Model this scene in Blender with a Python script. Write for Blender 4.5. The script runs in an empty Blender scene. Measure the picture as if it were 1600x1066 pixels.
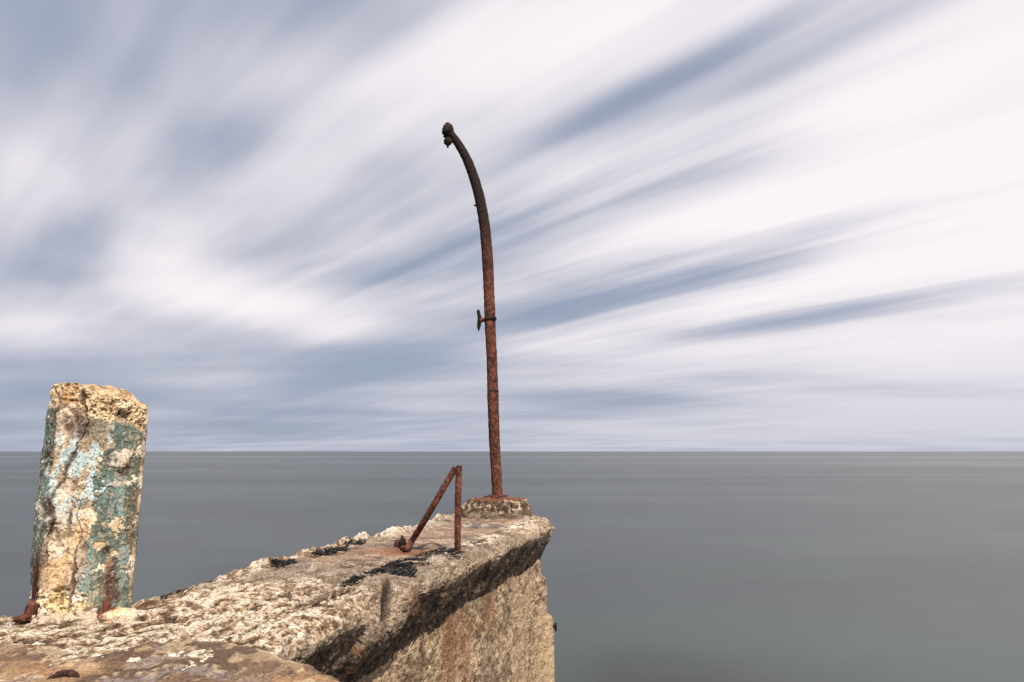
import bpy, math, random
import numpy as np
from math import radians, sin, cos, tan, pi, exp, atan
from mathutils import Vector

SC = bpy.context.scene
COL = SC.collection
random.seed(7)

# ------------------------------------------------------------------ camera
H = 0.9                                   # camera height over the jetty top
FPX = 1066.7                              # focal length in photo pixels (24 mm)
PITCH = atan(172.5 / FPX)
cam = bpy.data.cameras.new('camera')
cam.lens = 24.0; cam.sensor_width = 36.0; cam.sensor_fit = 'HORIZONTAL'
cam.clip_start = 0.05; cam.clip_end = 200000.0
co = bpy.data.objects.new('camera', cam); COL.objects.link(co)
co.location = (0, 0, H); co.rotation_euler = (radians(90) + PITCH, 0, 0)
SC.camera = co

def ray(u, v):
    X = (u - 800) / FPX; Y = (533 - v) / FPX
    return np.array([X, cos(PITCH) - Y * sin(PITCH), sin(PITCH) + Y * cos(PITCH)])
def G(u, v, z=0.0):                       # point on the level z
    d = ray(u, v); t = (z - H) / d[2]
    return np.array([d[0] * t, d[1] * t, z])
def A(u, v, Y):                           # point at distance Y
    d = ray(u, v); t = Y / d[1]
    return np.array([d[0] * t, Y, H + d[2] * t])

# ------------------------------------------------------------------ sky
SUN_EL = radians(50)
SUN_AZ = radians(154)                     # clockwise from +Y: behind the camera, to the right
wd = bpy.data.worlds.new('World'); SC.world = wd; wd.use_nodes = True
nt = wd.node_tree; N = nt.nodes; L = nt.links; N.clear()
def mth(op, a, b=None, c=None, clamp=False):
    n = N.new('ShaderNodeMath'); n.operation = op; n.use_clamp = clamp
    for i, q in enumerate((a, b, c)):
        if q is None: continue
        if isinstance(q, (int, float)): n.inputs[i].default_value = q
        else: L.new(q, n.inputs[i])
    return n.outputs[0]
def rng(x, a, b, c=0.0, d=1.0, smooth=True):
    n = N.new('ShaderNodeMapRange'); n.interpolation_type = 'SMOOTHSTEP' if smooth else 'LINEAR'
    L.new(x, n.inputs[0])
    for i, q in enumerate((a, b, c, d)): n.inputs[i + 1].default_value = q
    return n.outputs[0]
def wnoise(x, y, z, scale=1.0, detail=2.0, rough=0.5):
    c = N.new('ShaderNodeCombineXYZ')
    for i, q in enumerate((x, y, z)):
        if isinstance(q, (int, float)): c.inputs[i].default_value = q
        else: L.new(q, c.inputs[i])
    n = N.new('ShaderNodeTexNoise'); n.inputs['Scale'].default_value = scale
    n.inputs['Detail'].default_value = detail; n.inputs['Roughness'].default_value = rough
    L.new(c.outputs[0], n.inputs['Vector']); return n.outputs['Fac']
def mixc(f, a, b):
    n = N.new('ShaderNodeMix'); n.data_type = 'RGBA'
    if isinstance(f, (int, float)): n.inputs[0].default_value = f
    else: L.new(f, n.inputs[0])
    for s, q in ((6, a), (7, b)):
        if isinstance(q, tuple): n.inputs[s].default_value = (*q, 1)
        else: L.new(q, n.inputs[s])
    return n.outputs[2]
sky = N.new('ShaderNodeTexSky'); sky.sky_type = 'NISHITA'; sky.sun_disc = False
sky.sun_elevation = SUN_EL; sky.sun_rotation = SUN_AZ
sky.air_density = 1.0; sky.dust_density = 1.6; sky.ozone_density = 1.3
tc = N.new('ShaderNodeTexCoord'); sp = N.new('ShaderNodeSeparateXYZ'); L.new(tc.outputs['Generated'], sp.inputs[0])
DX, DY, DZ = sp.outputs
KC = 0.07                                  # keeps the cloud sheet finite at the horizon
kz = mth('ADD', mth('MAXIMUM', DZ, 0.0), KC)
PX = mth('DIVIDE', DX, kz); PY = mth('DIVIDE', DY, kz)
WAZ = radians(-43.5)                         # the wind the clouds are drawn out along
e1 = (sin(WAZ), cos(WAZ)); e2 = (cos(WAZ), -sin(WAZ))
al = mth('ADD', mth('MULTIPLY', PX, e1[0]), mth('MULTIPLY', PY, e1[1]))
ac = mth('ADD', mth('MULTIPLY', PX, e2[0]), mth('MULTIPLY', PY, e2[1]))
def cloudab(u, v):
    d = ray(u, v); d = d / np.linalg.norm(d); k = max(d[2], 0) + KC
    px, py = d[0] / k, d[1] / k
    return px * e1[0] + py * e1[1], px * e2[0] + py * e2[1]
# banks and gaps of the cloud sheet: (u, v, half length along wind, half width, strength)
PATCH = [
    (640, 400, 0.75, 0.16, -0.26), (340, 255, 0.60, 0.13, -0.24), (120, 385, 0.60, 0.10, -0.16),
    (70, 60, 0.50, 0.14, -0.14), (380, 80, 0.45, 0.12, -0.13), (560, 40, 0.40, 0.10, -0.14),
    (930, 190, 0.45, 0.08, -0.18), (1130, 75, 0.30, 0.08, -0.18), (1090, 275, 0.45, 0.10, -0.34), (1260, 100, 0.35, 0.06, -0.26),
    (1090, 425, 0.95, 0.24, -0.44), (1240, 500, 0.9, 0.22, -0.40), (820, 500, 0.9, 0.22, -0.26), (1000, 620, 1.6, 0.7, -0.30),
    (560, 580, 1.2, 0.5, -0.40), (110, 620, 1.2, 0.7, -0.18), (420, 660, 2.0, 0.9, -0.24),
    (250, 440, 0.45, 0.24, 0.28), (340, 460, 0.45, 0.22, 0.27), (430, 482, 0.42, 0.24, 0.34), (530, 515, 0.5, 0.26, 0.34), (30, 250, 0.45, 0.15, 0.20), (140, 310, 0.5, 0.15, 0.22), (260, 370, 0.5, 0.13, 0.20), (60, 520, 0.55, 0.40, 0.30),
    (430, 130, 0.26, 0.13, 0.22), (760, 60, 0.35, 0.16, 0.24), (900, 70, 0.40, 0.14, 0.16),
    (1050, 360, 0.8, 0.10, 0.16), (1200, 330, 0.8, 0.16, 0.14), (1500, 130, 0.7, 0.40, 0.20), (1500, 380, 1.5, 0.65, 0.32), (1330, 45, 0.4, 0.05, -0.16), (1230, 165, 0.45, 0.05, -0.16), (1350, 230, 0.6, 0.05, -0.10), (1000, 130, 0.4, 0.05, -0.14),
    (1480, 560, 1.8, 0.9, 0.24), (1520, 650, 1.6, 1.4, 0.45), (1100, 680, 1.6, 1.6, 0.25),
]
field = None
wob = wnoise(mth('MULTIPLY', al, 0.45), mth('MULTIPLY', ac, 1.2), 3.0, 1.0, 1.0)
acw = mth('ADD', ac, mth('MULTIPLY', mth('SUBTRACT', wob, 0.5), 0.30))
for (u, v, sa, sb, amp) in PATCH:
    a0, b0 = cloudab(u, v)
    qa = mth('MULTIPLY', mth('SUBTRACT', al, a0), 1 / sa); qb = mth('MULTIPLY', mth('SUBTRACT', acw, b0), 1 / sb)
    r2 = mth('ADD', mth('MULTIPLY', qa, qa), mth('MULTIPLY', qb, qb))
    g = mth('MULTIPLY', mth('EXPONENT', mth('MULTIPLY', r2, -0.9)), amp * 1.3)
    field = g if field is None else mth('ADD', field, g)
n1 = wnoise(mth('MULTIPLY', al, 0.42), mth('MULTIPLY', acw, 1.5), 1.3, 1.0, 3.0, 0.5)
n2 = wnoise(mth('MULTIPLY', al, 0.40), mth('MULTIPLY', acw, 5.6), 7.7, 1.0, 2.0, 0.5)
n5 = wnoise(mth('MULTIPLY', al, 1.25), mth('MULTIPLY', acw, 3.4), 9.4, 1.0, 2.0, 0.5)
n4 = wnoise(mth('MULTIPLY', PX, 0.42), mth('MULTIPLY', PY, 1.0), 2.2, 1.0, 2.0, 0.5)
n3 = wnoise(mth('MULTIPLY', al, 0.5), mth('MULTIPLY', ac, 13.0), 5.1, 1.0, 1.0, 0.5)
dens = mth('ADD', mth('MULTIPLY', mth('SUBTRACT', n1, 0.5), 0.42), mth('MULTIPLY', mth('SUBTRACT', n2, 0.5), mth('MULTIPLY', rng(DZ, 0.08, 0.30, 0.14, 0.72), rng(DX, -0.45, 0.15, 0.58, 1.0))))
dens = mth('ADD', dens, mth('MULTIPLY', mth('SUBTRACT', n4, 0.5), rng(DZ, 0.10, 0.32, 0.75, 0.10)))
dens = mth('ADD', dens, mth('MULTIPLY', mth('SUBTRACT', n3, 0.5), mth('MULTIPLY', rng(DZ, 0.08, 0.3, 0.0, 0.18), rng(DX, -0.45, 0.15, 0.4, 1.0))))
dens = mth('ADD', dens, mth('MULTIPLY', mth('SUBTRACT', n5, 0.5), rng(DZ, 0.08, 0.3, 0.1, 0.62)))
dens = mth('ADD', mth('ADD', dens, field), mth('ADD', 0.55, mth('MULTIPLY', DX, 0.30)))   # the bank thickens to the east
slate = (3.25, 3.75, 4.95); white = (9.7, 9.1, 9.4)
cloud = mixc(rng(dens, -0.02, 1.06), slate, white)
cov = rng(dens, -0.35, 0.55, 0.74, 1.0)
low = rng(DZ, 0.0, 0.20, 1.0, 0.0)          # the sheet thins to even haze far off
cloud = mixc(mth('MULTIPLY', low, 0.50), cloud, (3.4, 3.95, 5.2))
skyc = mixc(cov, sky.outputs[0], cloud)
bg = N.new('ShaderNodeBackground'); bg.inputs[1].default_value = 0.1; L.new(skyc, bg.inputs[0])
wo = N.new('ShaderNodeOutputWorld'); L.new(bg.outputs[0], wo.inputs[0])

# ------------------------------------------------------------------ sun and exposure
sl = bpy.data.lights.new('sun', 'SUN'); sl.energy = 5.0; sl.angle = radians(0.6); sl.color = (1.0, 0.87, 0.70)
so = bpy.data.objects.new('sun', sl); COL.objects.link(so)
SV = Vector((sin(SUN_AZ) * cos(SUN_EL), cos(SUN_AZ) * cos(SUN_EL), sin(SUN_EL)))
so.rotation_euler = SV.to_track_quat('Z', 'Y').to_euler(); so.location = (3, -6, 8)
vs = SC.view_settings; vs.view_transform = 'Standard'; vs.look = 'None'; vs.exposure = 0.0; vs.gamma = 1.0
vs.use_curve_mapping = False

# ------------------------------------------------------------------ numpy noise
def _h(ix, iy, iz, s):
    n = (ix.astype(np.int64) * 374761393 + iy.astype(np.int64) * 668265263 + iz.astype(np.int64) * 2147483647 + s * 974711) & 0xffffffff
    n = ((n ^ (n >> 13)) * 1274126177) & 0xffffffff
    n = ((n ^ (n >> 16)) * 2246822519) & 0xffffffff
    return ((n ^ (n >> 15)) & 0xffffff).astype(np.float64) / 0xffffff
def noise(x, y, z=0.0, s=0):
    x = np.asarray(x, float); y = np.asarray(y, float); z = np.zeros_like(x) + z
    ix, iy, iz = np.floor(x), np.floor(y), np.floor(z)
    fx, fy, fz = x - ix, y - iy, z - iz
    fx, fy, fz = (f * f * f * (f * (f * 6 - 15) + 10) for f in (fx, fy, fz))
    r = 0
    for a in (0, 1):
        wx = fx if a else 1 - fx
        for b in (0, 1):
            wy = fy if b else 1 - fy
            for c in (0, 1):
                wz = fz if c else 1 - fz
                r = r + wx * wy * wz * _h(ix + a, iy + b, iz + c, s)
    return r
def fbm(x, y, z=0.0, s=0, o=4, g=0.5):
    r = 0; a = 1.0; t = 0
    for i in range(o):
        f = 2.03 ** i
        r = r + a * noise(np.asarray(x) * f + i * 17.3, np.asarray(y) * f - i * 9.1, np.asarray(z) * f + i * 3.7, s + i * 31); t += a; a *= g
    return r / t
def cell(x, y, z=0.0, s=0):               # distance to the nearest scattered point and its random number
    x = np.asarray(x, float); y = np.asarray(y, float); z = np.zeros_like(x) + z
    ix, iy, iz = np.floor(x), np.floor(y), np.floor(z)
    best = np.full(x.shape, 9.0); rid = np.zeros(x.shape)
    for a in (-1, 0, 1):
        for b in (-1, 0, 1):
            for c in (-1, 0, 1):
                jx, jy, jz = ix + a, iy + b, iz + c
                d = (jx + _h(jx, jy, jz, s) - x) ** 2 + (jy + _h(jx, jy, jz, s + 5) - y) ** 2 + (jz + _h(jx, jy, jz, s + 9) - z) ** 2
                m = d < best; best = np.where(m, d, best); rid = np.where(m, _h(jx, jy, jz, s + 13), rid)
    return np.sqrt(best), rid
def ss(x, a, b):
    t = np.clip((x - a) / (b - a), 0, 1); return t * t * (3 - 2 * t)
def mixn(c, col, m):
    return c * (1 - m[..., None]) + np.array(col) * m[..., None]

# ------------------------------------------------------------------ materials
def newmat(name):
    m = bpy.data.materials.new(name); m.use_nodes = True
    return m, m.node_tree.nodes, m.node_tree.links
def grit_mat(name, rough=0.9, scale=140.0, amt=0.30, bump=0.25, scale2=45.0, dist=0.006, spec=0.25, speck=0.0, sscale=70.0, stretch=(1, 1, 1)):
    """stained concrete: the colour of the mesh's own stain map, broken up with fine grain"""
    m, n, l = newmat(name); b = n['Principled BSDF']
    b.inputs['Roughness'].default_value = rough; b.inputs['Specular IOR Level'].default_value = spec
    at = n.new('ShaderNodeAttribute'); at.attribute_name = 'stain'
    tx0 = n.new('ShaderNodeTexCoord'); tx = n.new('ShaderNodeMapping'); tx.inputs['Scale'].default_value = stretch; l.new(tx0.outputs['Object'], tx.inputs[0])
    no = n.new('ShaderNodeTexNoise'); no.inputs['Scale'].default_value = scale; no.inputs['Detail'].default_value = 3; no.inputs['Roughness'].default_value = 0.65
    n2 = n.new('ShaderNodeTexNoise'); n2.inputs['Scale'].default_value = scale2; n2.inputs['Detail'].default_value = 4; n2.inputs['Roughness'].default_value = 0.7
    l.new(tx.outputs[0], no.inputs[0]); l.new(tx.outputs[0], n2.inputs[0])
    mr = n.new('ShaderNodeMapRange'); mr.inputs[1].default_value = 0.3; mr.inputs[2].default_value = 0.7
    mr.inputs[3].default_value = 1 - amt; mr.inputs[4].default_value = 1 + amt; l.new(no.outputs['Fac'], mr.inputs[0])
    mu = n.new('ShaderNodeVectorMath'); mu.operation = 'SCALE'; l.new(at.outputs['Color'], mu.inputs[0]); l.new(mr.outputs[0], mu.inputs['Scale'])
    outc = mu.outputs[0]
    if speck:                              # sharp dark aggregate and pale grains
        v = n.new('ShaderNodeTexNoise'); v.inputs['Scale'].default_value = sscale; v.inputs['Detail'].default_value = 4; v.inputs['Roughness'].default_value = 0.75
        l.new(tx.outputs[0], v.inputs[0])
        r2 = n.new('ShaderNodeValToRGB'); e = r2.color_ramp.elements
        e[0].position = 0.40; e[0].color = (1 - speck,) * 3 + (1,); e[1].position = 0.46; e[1].color = (.95, .95, .95, 1)
        q = e.new(0.56); q.color = (1.05, 1.05, 1.05, 1); q = e.new(0.62); q.color = (1 + speck * .6,) * 3 + (1,)
        l.new(v.outputs['Fac'], r2.inputs[0])
        m2 = n.new('ShaderNodeVectorMath'); m2.operation = 'MULTIPLY'; l.new(outc, m2.inputs[0]); l.new(r2.outputs[0], m2.inputs[1]); outc = m2.outputs[0]
    l.new(outc, b.inputs['Base Color'])
    ad = n.new('ShaderNodeMath'); ad.operation = 'ADD'; l.new(no.outputs['Fac'], ad.inputs[0]); l.new(n2.outputs['Fac'], ad.inputs[1])
    bp = n.new('ShaderNodeBump'); bp.inputs['Strength'].default_value = bump; bp.inputs['Distance'].default_value = dist
    l.new(ad.outputs[0], bp.inputs['Height']); l.new(bp.outputs[0], b.inputs['Normal'])
    return m
def noise_mat(name, stops, scale=20.0, detail=5, rough=0.9, bump=0.4, dist=0.004, spec=0.3, stretch=(1, 1, 1), nrough=0.6):
    m, n, l = newmat(name); b = n['Principled BSDF']
    b.inputs['Roughness'].default_value = rough; b.inputs['Specular IOR Level'].default_value = spec
    tx = n.new('ShaderNodeTexCoord'); mp = n.new('ShaderNodeMapping'); mp.inputs['Scale'].default_value = stretch
    l.new(tx.outputs['Object'], mp.inputs[0])
    no = n.new('ShaderNodeTexNoise'); no.inputs['Scale'].default_value = scale; no.inputs['Detail'].default_value = detail; no.inputs['Roughness'].default_value = nrough
    l.new(mp.outputs[0], no.inputs[0])
    cr = n.new('ShaderNodeValToRGB'); e = cr.color_ramp.elements
    while len(e) < len(stops): e.new(0.5)
    for i, (p, c) in enumerate(stops): e[i].position = p; e[i].color = (*c, 1)
    l.new(no.outputs['Fac'], cr.inputs[0]); l.new(cr.outputs[0], b.inputs['Base Color'])
    bp = n.new('ShaderNodeBump'); bp.inputs['Strength'].default_value = bump; bp.inputs['Distance'].default_value = dist
    l.new(no.outputs['Fac'], bp.inputs['Height']); l.new(bp.outputs[0], b.inputs['Normal'])
    return m
M_CONC = grit_mat('weathered_concrete', 0.92, 150, 0.35, 0.9, 90, 0.012, 0.2, 0.88, 80)
M_WALL = grit_mat('wall_concrete', 0.95, 85, 0.40, 0.9, 80, 0.014, 0.2, 0.80, 75, (1, .5, 1))
M_SLAB = grit_mat('screed', 0.8, 170, 0.30, 0.7, 55, 0.007, 0.35, 0.5, 60)
M_PIL = grit_mat('painted_render', 0.9, 170, 0.30, 0.55, 60, 0.005, 0.25, 0.6, 70)
M_METAL = grit_mat('rusted_steel', 0.9, 160, 0.35, 0.7, 55, 0.004, 0.3)
M_WEED = noise_mat('dry_black_weed', [(0.3, (.006, .005, .005)), (0.6, (.018, .015, .015)), (0.85, (.05, .043, .04))], 60, 3, 0.55, 0.4, spec=0.5)
M_LUMP = noise_mat('crumbled_mortar', [(0.25, (.22, .17, .12)), (0.45, (.55, .46, .36)), (0.75, (.72, .66, .57))], 45, 5, 0.95, 0.6)
M_RUST = noise_mat('flaking_rust', [(0.25, (.035, .014, .01)), (0.48, (.16, .045, .022)), (0.62, (.27, .085, .04)), (0.8, (.38, .17, .10))], 42, 6, 0.9, 0.8, 0.006)

# ------------------------------------------------------------------ mesh helpers
def mesh_np(name, P, Q, mat, parent=None, col=None, smooth=True):
    P = np.asarray(P, np.float32).reshape(-1, 3); Q = np.asarray(Q, np.int32)
    me = bpy.data.meshes.new(name)
    me.vertices.add(len(P)); me.vertices.foreach_set('co', P.ravel())
    k = Q.shape[1]
    me.loops.add(Q.size); me.loops.foreach_set('vertex_index', Q.ravel())
    me.polygons.add(len(Q)); me.polygons.foreach_set('loop_start', np.arange(0, Q.size, k, dtype=np.int32))
    me.polygons.foreach_set('loop_total', np.full(len(Q), k, np.int32))
    me.update(calc_edges=True); me.validate()
    me.polygons.foreach_set('use_smooth', np.full(len(me.polygons), smooth, bool))
    if col is not None:
        at = me.color_attributes.new('stain', 'FLOAT_COLOR', 'POINT')
        c = np.ones((len(P), 4), np.float32); c[:, :3] = np.clip(np.asarray(col).reshape(-1, 3), 0.002, 0.85)
        at.data.foreach_set('color', c.ravel())
    me.materials.append(mat)
    o = bpy.data.objects.new(name, me); COL.objects.link(o)
    if parent is not None: o.parent = parent
    return o
def gridq(nr, nc, closed=False):
    i = np.arange(nr - 1)[:, None]; j = np.arange(nc if closed else nc - 1)[None, :]
    j2 = (j + 1) % nc
    a = i * nc + j; b = i * nc + j2; c = (i + 1) * nc + j2; d = (i + 1) * nc + j
    return np.stack([a, b, c, d], -1).reshape(-1, 4)
def gnormals(P, closed=False):
    dr = np.gradient(P, axis=0)
    if closed: dc = (np.roll(P, -1, 1) - np.roll(P, 1, 1)) / 2
    else: dc = np.gradient(P, axis=1)
    n = np.cross(dc, dr); n /= np.linalg.norm(n, axis=-1, keepdims=True) + 1e-12
    return n
def thing(name, label, cat, loc=(0, 0, 0), group=None):
    o = bpy.data.objects.new(name, None); COL.objects.link(o); o.location = loc; o.empty_display_size = 0.2
    tag(o, label, cat, group); return o
def tag(o, label, cat, group=None):
    o['label'] = label; o['category'] = cat
    if group: o['group'] = group
    return o
def local(o, base):                        # move a mesh made in world coordinates under its thing's empty
    o.data.transform(__import__('mathutils').Matrix.Translation(-Vector(base))); return o
def resample(pts, n):
    pts = np.asarray(pts, float)
    d = np.r_[0, np.cumsum(np.linalg.norm(np.diff(pts, axis=0), axis=1))]
    t = np.linspace(0, d[-1], n)
    # Catmull-Rom through the points
    k = np.clip(np.searchsorted(d, t, 'right') - 1, 0, len(pts) - 2)
    f = ((t - d[k]) / (d[k + 1] - d[k]))[:, None]
    p0 = pts[np.maximum(k - 1, 0)]; p1 = pts[k]; p2 = pts[k + 1]; p3 = pts[np.minimum(k + 2, len(pts) - 1)]
    return 0.5 * (2 * p1 + (p2 - p0) * f + (2 * p0 - 5 * p1 + 4 * p2 - p3) * f ** 2 + (3 * p1 - p0 - 3 * p2 + p3) * f ** 3), t / d[-1]
RUSTS = [(.030, .014, .011), (.090, .031, .021), (.150, .050, .031), (.24, .095, .060)]
def rust_col(P, s=0, dark=None):
    x, y, z = P[..., 0], P[..., 1], P[..., 2]
    a = fbm(x * 22, y * 22, z * 13, s, 4, 0.6); b = fbm(x * 70, y * 70, z * 55, s + 3, 3)
    c = np.zeros(P.shape) + np.array(RUSTS[1])
    c = mixn(c, RUSTS[2], ss(a, 0.42, 0.60)); c = mixn(c, RUSTS[3], ss(b, 0.60, 0.72) * 0.8); c = mixn(c, RUSTS[0], ss(b, 0.45, 0.30))
    c = mixn(c, RUSTS[0], ss(a, 0.40, 0.28) * 0.9)
    if dark is not None: c = mixn(c, (.014, .010, .009), dark)
    return c
def tube(name, pts, rad, mat, parent=None, n=120, seg=28, amp=0.004, fr=30, s=0, cap=True, dark=None, base=(0, 0, 0), hollow=False):
    C, t = resample(pts, n)
    R = np.interp(t, np.linspace(0, 1, len(rad)), rad)
    T = np.gradient(C, axis=0); T /= np.linalg.norm(T, axis=1, keepdims=True)
    ref = np.array([0, 1, 0.0]) if abs(T[:, 1]).mean() < 0.8 else np.array([1, 0, 0.0])
    B = np.cross(T, ref); B /= np.linalg.norm(B, axis=1, keepdims=True); Nn = np.cross(B, T)
    th = np.linspace(0, 2 * pi, seg, endpoint=False)
    dirv = B[:, None] * np.cos(th)[None, :, None] + Nn[:, None] * np.sin(th)[None, :, None]
    P = C[:, None] + dirv * R[:, None, None]
    nz = fbm(P[..., 0] * fr, P[..., 1] * fr, P[..., 2] * fr, s, 3) - 0.5
    pit = ss(fbm(P[..., 0] * fr * 2, P[..., 1] * fr * 2, P[..., 2] * fr * 1.3, s + 8, 2), 0.42, 0.3)
    P = P + dirv * (nz * 2 * amp - pit * amp)[..., None]
    col = rust_col(P, s, None if dark is None else np.repeat(dark(t)[:, None], seg, 1) * ss(fbm(P[..., 0] * 12, P[..., 1] * 12, P[..., 2] * 8, s + 4, 3) + np.repeat(dark(t)[:, None], seg, 1), 0.6, 0.9))
    V = P.reshape(-1, 3); Q = [gridq(n, seg, True)]; cc = col.reshape(-1, 3)
    if cap:
        for k, e in ((0, 0), (1, n - 1)):
            ring = np.arange(e * seg, e * seg + seg)
            if hollow and k == 1:            # open pipe end: turn the lip inwards and down the bore
                inner = C[e] + (P[e] - C[e]) * 0.72; deep = inner - T[e] * R[e] * 2.5
                i0 = len(V); V = np.r_[V, inner, deep, [C[e] - T[e] * R[e] * 2.5]]
                cc = np.r_[cc, np.tile(RUSTS[1], (seg, 1)), np.tile(RUSTS[0], (seg + 1, 1))]
                r1 = np.arange(i0, i0 + seg); r2 = r1 + seg
                for a, b in ((ring, r1), (r1, r2)):
                    Q.append(np.stack([a, np.roll(a, -1), np.roll(b, -1), b], -1))
                ring = r2; ci = i0 + 2 * seg
            else:
                ci = len(V); V = np.r_[V, [C[e] + (T[e] * R[e] * 0.12 if k else -T[e] * R[e] * 0.12)]]; cc = np.r_[cc, [RUSTS[1]]]
            nx = np.roll(ring, -1)
            m = len(ring) // 2
            Q.append(np.stack([ring[0::2], nx[0::2], nx[1::2], np.full(m, ci)], -1) if k else np.stack([nx[1::2], nx[0::2], ring[0::2], np.full(m, ci)], -1))
    o = mesh_np(name, V - np.array(base), np.concatenate(Q), mat, parent, cc)
    return o
def ico_lump(name, r, mat, parent=None, s=0, amp=0.3, fr=3.0, sq=(1, 1, 1), nu=14, nv=9, loc=(0, 0, 0), colf=None, detail=0.0):
    th = np.linspace(0, 2 * pi, nu, endpoint=False); ph = np.linspace(0.02, pi - 0.02, nv)
    D = np.stack([np.sin(ph)[:, None] * np.cos(th)[None], np.sin(ph)[:, None] * np.sin(th)[None], np.repeat(np.cos(ph)[:, None], nu, 1)], -1)
    k = 1 + amp * 2 * (fbm(D[..., 0] * fr + s, D[..., 1] * fr, D[..., 2] * fr, s, 3) - 0.5)
    if detail: k = k + detail * 2 * (fbm(D[..., 0] * fr * 5 + s, D[..., 1] * fr * 5, D[..., 2] * fr * 5, s + 2, 3) - 0.5)
    P = D * k[..., None] * r * np.array(sq)
    col = None if colf is None else colf(P)
    o = mesh_np(name, P, gridq(nv, nu, True)[:, ::-1], mat, parent, col); o.location = loc
    return o

# ================================================================== the setting
SEA = -2.7
m, n, l = newmat('sea_water'); b = n['Principled BSDF']
tx = n.new('ShaderNodeNewGeometry')
def sn(scale, stretch, det=3, rgh=0.5):
    mp = n.new('ShaderNodeMapping'); mp.inputs['Scale'].default_value = stretch; l.new(tx.outputs['Position'], mp.inputs[0])
    k = n.new('ShaderNodeTexNoise'); k.inputs['Scale'].default_value = scale; k.inputs['Detail'].default_value = det; k.inputs['Roughness'].default_value = rgh
    l.new(mp.outputs[0], k.inputs[0]); return k.outputs['Fac']
def sr(x, a, b_, c, d):
    q = n.new('ShaderNodeMapRange'); l.new(x, q.inputs[0])
    for i, w in enumerate((a, b_, c, d)): q.inputs[i + 1].default_value = w
    return q.outputs[0]
def smx(f, a, b_):
    q = n.new('ShaderNodeMix'); q.data_type = 'RGBA'; l.new(f, q.inputs[0])
    for s_, w in ((6, a), (7, b_)):
        if isinstance(w, tuple): q.inputs[s_].default_value = (*w, 1)
        else: l.new(w, q.inputs[s_])
    return q.outputs[2]
weedbed = sr(sn(0.16, (1, 0.9, 1), 3), 0.42, 0.62, 0, 1)        # dark weed and pale sand under the shallows
c1 = smx(weedbed, (.044, .052, .057), (.048, .064, .062))
streak = sr(sn(0.05, (0.16, 1.3, 1), 4, 0.6), 0.35, 0.65, 0, 1)
c2 = smx(streak, (.97, .97, .97), (1.03, 1.03, 1.03))
mm = n.new('ShaderNodeMix'); mm.data_type = 'RGBA'; mm.blend_type = 'MULTIPLY'; mm.inputs[0].default_value = 1
def seabed(px_, py_, r_, colr, k_):       # weed beds and green shallows close to the jetty
    global c1
    d_ = n.new('ShaderNodeVectorMath'); d_.operation = 'DISTANCE'; l.new(tx.outputs['Position'], d_.inputs[0]); d_.inputs[1].default_value = (px_, py_, SEA)
    w_ = n.new('ShaderNodeMath'); w_.operation = 'ADD'; l.new(d_.outputs['Value'], w_.inputs[0]); l.new(sr(sn(0.3, (1, 1, 1), 3), 0.3, 0.7, -r_ * .3, r_ * .3), w_.inputs[1])
    q_ = n.new('ShaderNodeMapRange'); q_.interpolation_type = 'SMOOTHSTEP'; l.new(w_.outputs[0], q_.inputs[0])
    for i_, v_ in enumerate((0.0, r_, k_, 0.0)): q_.inputs[i_ + 1].default_value = v_
    c1 = smx(q_.outputs[0], c1, colr)
for u_, v_, r_, col_, k_ in ((900, 1010, 3.5, (.040, .064, .054), .7), (1040, 1055, 2.6, (.028, .031, .033), .9), (1150, 985, 4.0, (.048, .072, .060), .6), (1500, 1050, 4.0, (.046, .078, .064), .7), (1300, 930, 5.0, (.045, .05, .055), .5)):
    g_ = G(u_, v_, SEA); seabed(g_[0], g_[1], r_, col_, k_)
l.new(c1, mm.inputs[6]); l.new(c2, mm.inputs[7])
l.new(mm.outputs[2], b.inputs['Base Color'])
b.inputs['IOR'].default_value = 1.33
bands = sr(sn(0.0036, (0.10, 1.0, 1), 3, 0.55), 0.36, 0.64, 0, 1)   # slicks and cat's paws far out
sheen = sr(sn(0.030, (0.30, 1.0, 1), 3, 0.5), 0.32, 0.68, 0, 1)            # patches of calmer water
rip = sr(sn(0.08, (0.12, 1.0, 1), 4, 0.6), 0.3, 0.7, -0.03, 0.03)
ro = n.new('ShaderNodeMath'); ro.operation = 'ADD'; l.new(sr(bands, 0, 1, 0.40, 0.28), ro.inputs[0]); l.new(rip, ro.inputs[1])
l.new(ro.outputs[0], b.inputs['Roughness'])
sb_ = n.new('ShaderNodeMath'); sb_.operation = 'ADD'; l.new(sr(bands, 0, 1, 0.32, 0.70), sb_.inputs[0]); l.new(sr(sheen, 0, 1, 0.0, 0.20), sb_.inputs[1]); l.new(sb_.outputs[0], b.inputs['Specular IOR Level'])
R = 90000.0
sea = mesh_np('sea', [(-R, -R, SEA), (R, -R, SEA), (R, R, SEA), (-R, R, SEA)], [(0, 1, 2, 3)], m)
sea['kind'] = 'structure'

# ------------------------------------------------------------------ concrete jetty
CREAM, WHITE_C, TAN, BROWN, GREYB, DARK = (.62, .475, .325), (.84, .75, .62), (.40, .275, .175), (.17, .108, .068), (.22, .175, .145), (.035, .027, .022)
HEAD = math.atan((1100 - 800) / FPX / cos(PITCH))      # the arm's heading
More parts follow.
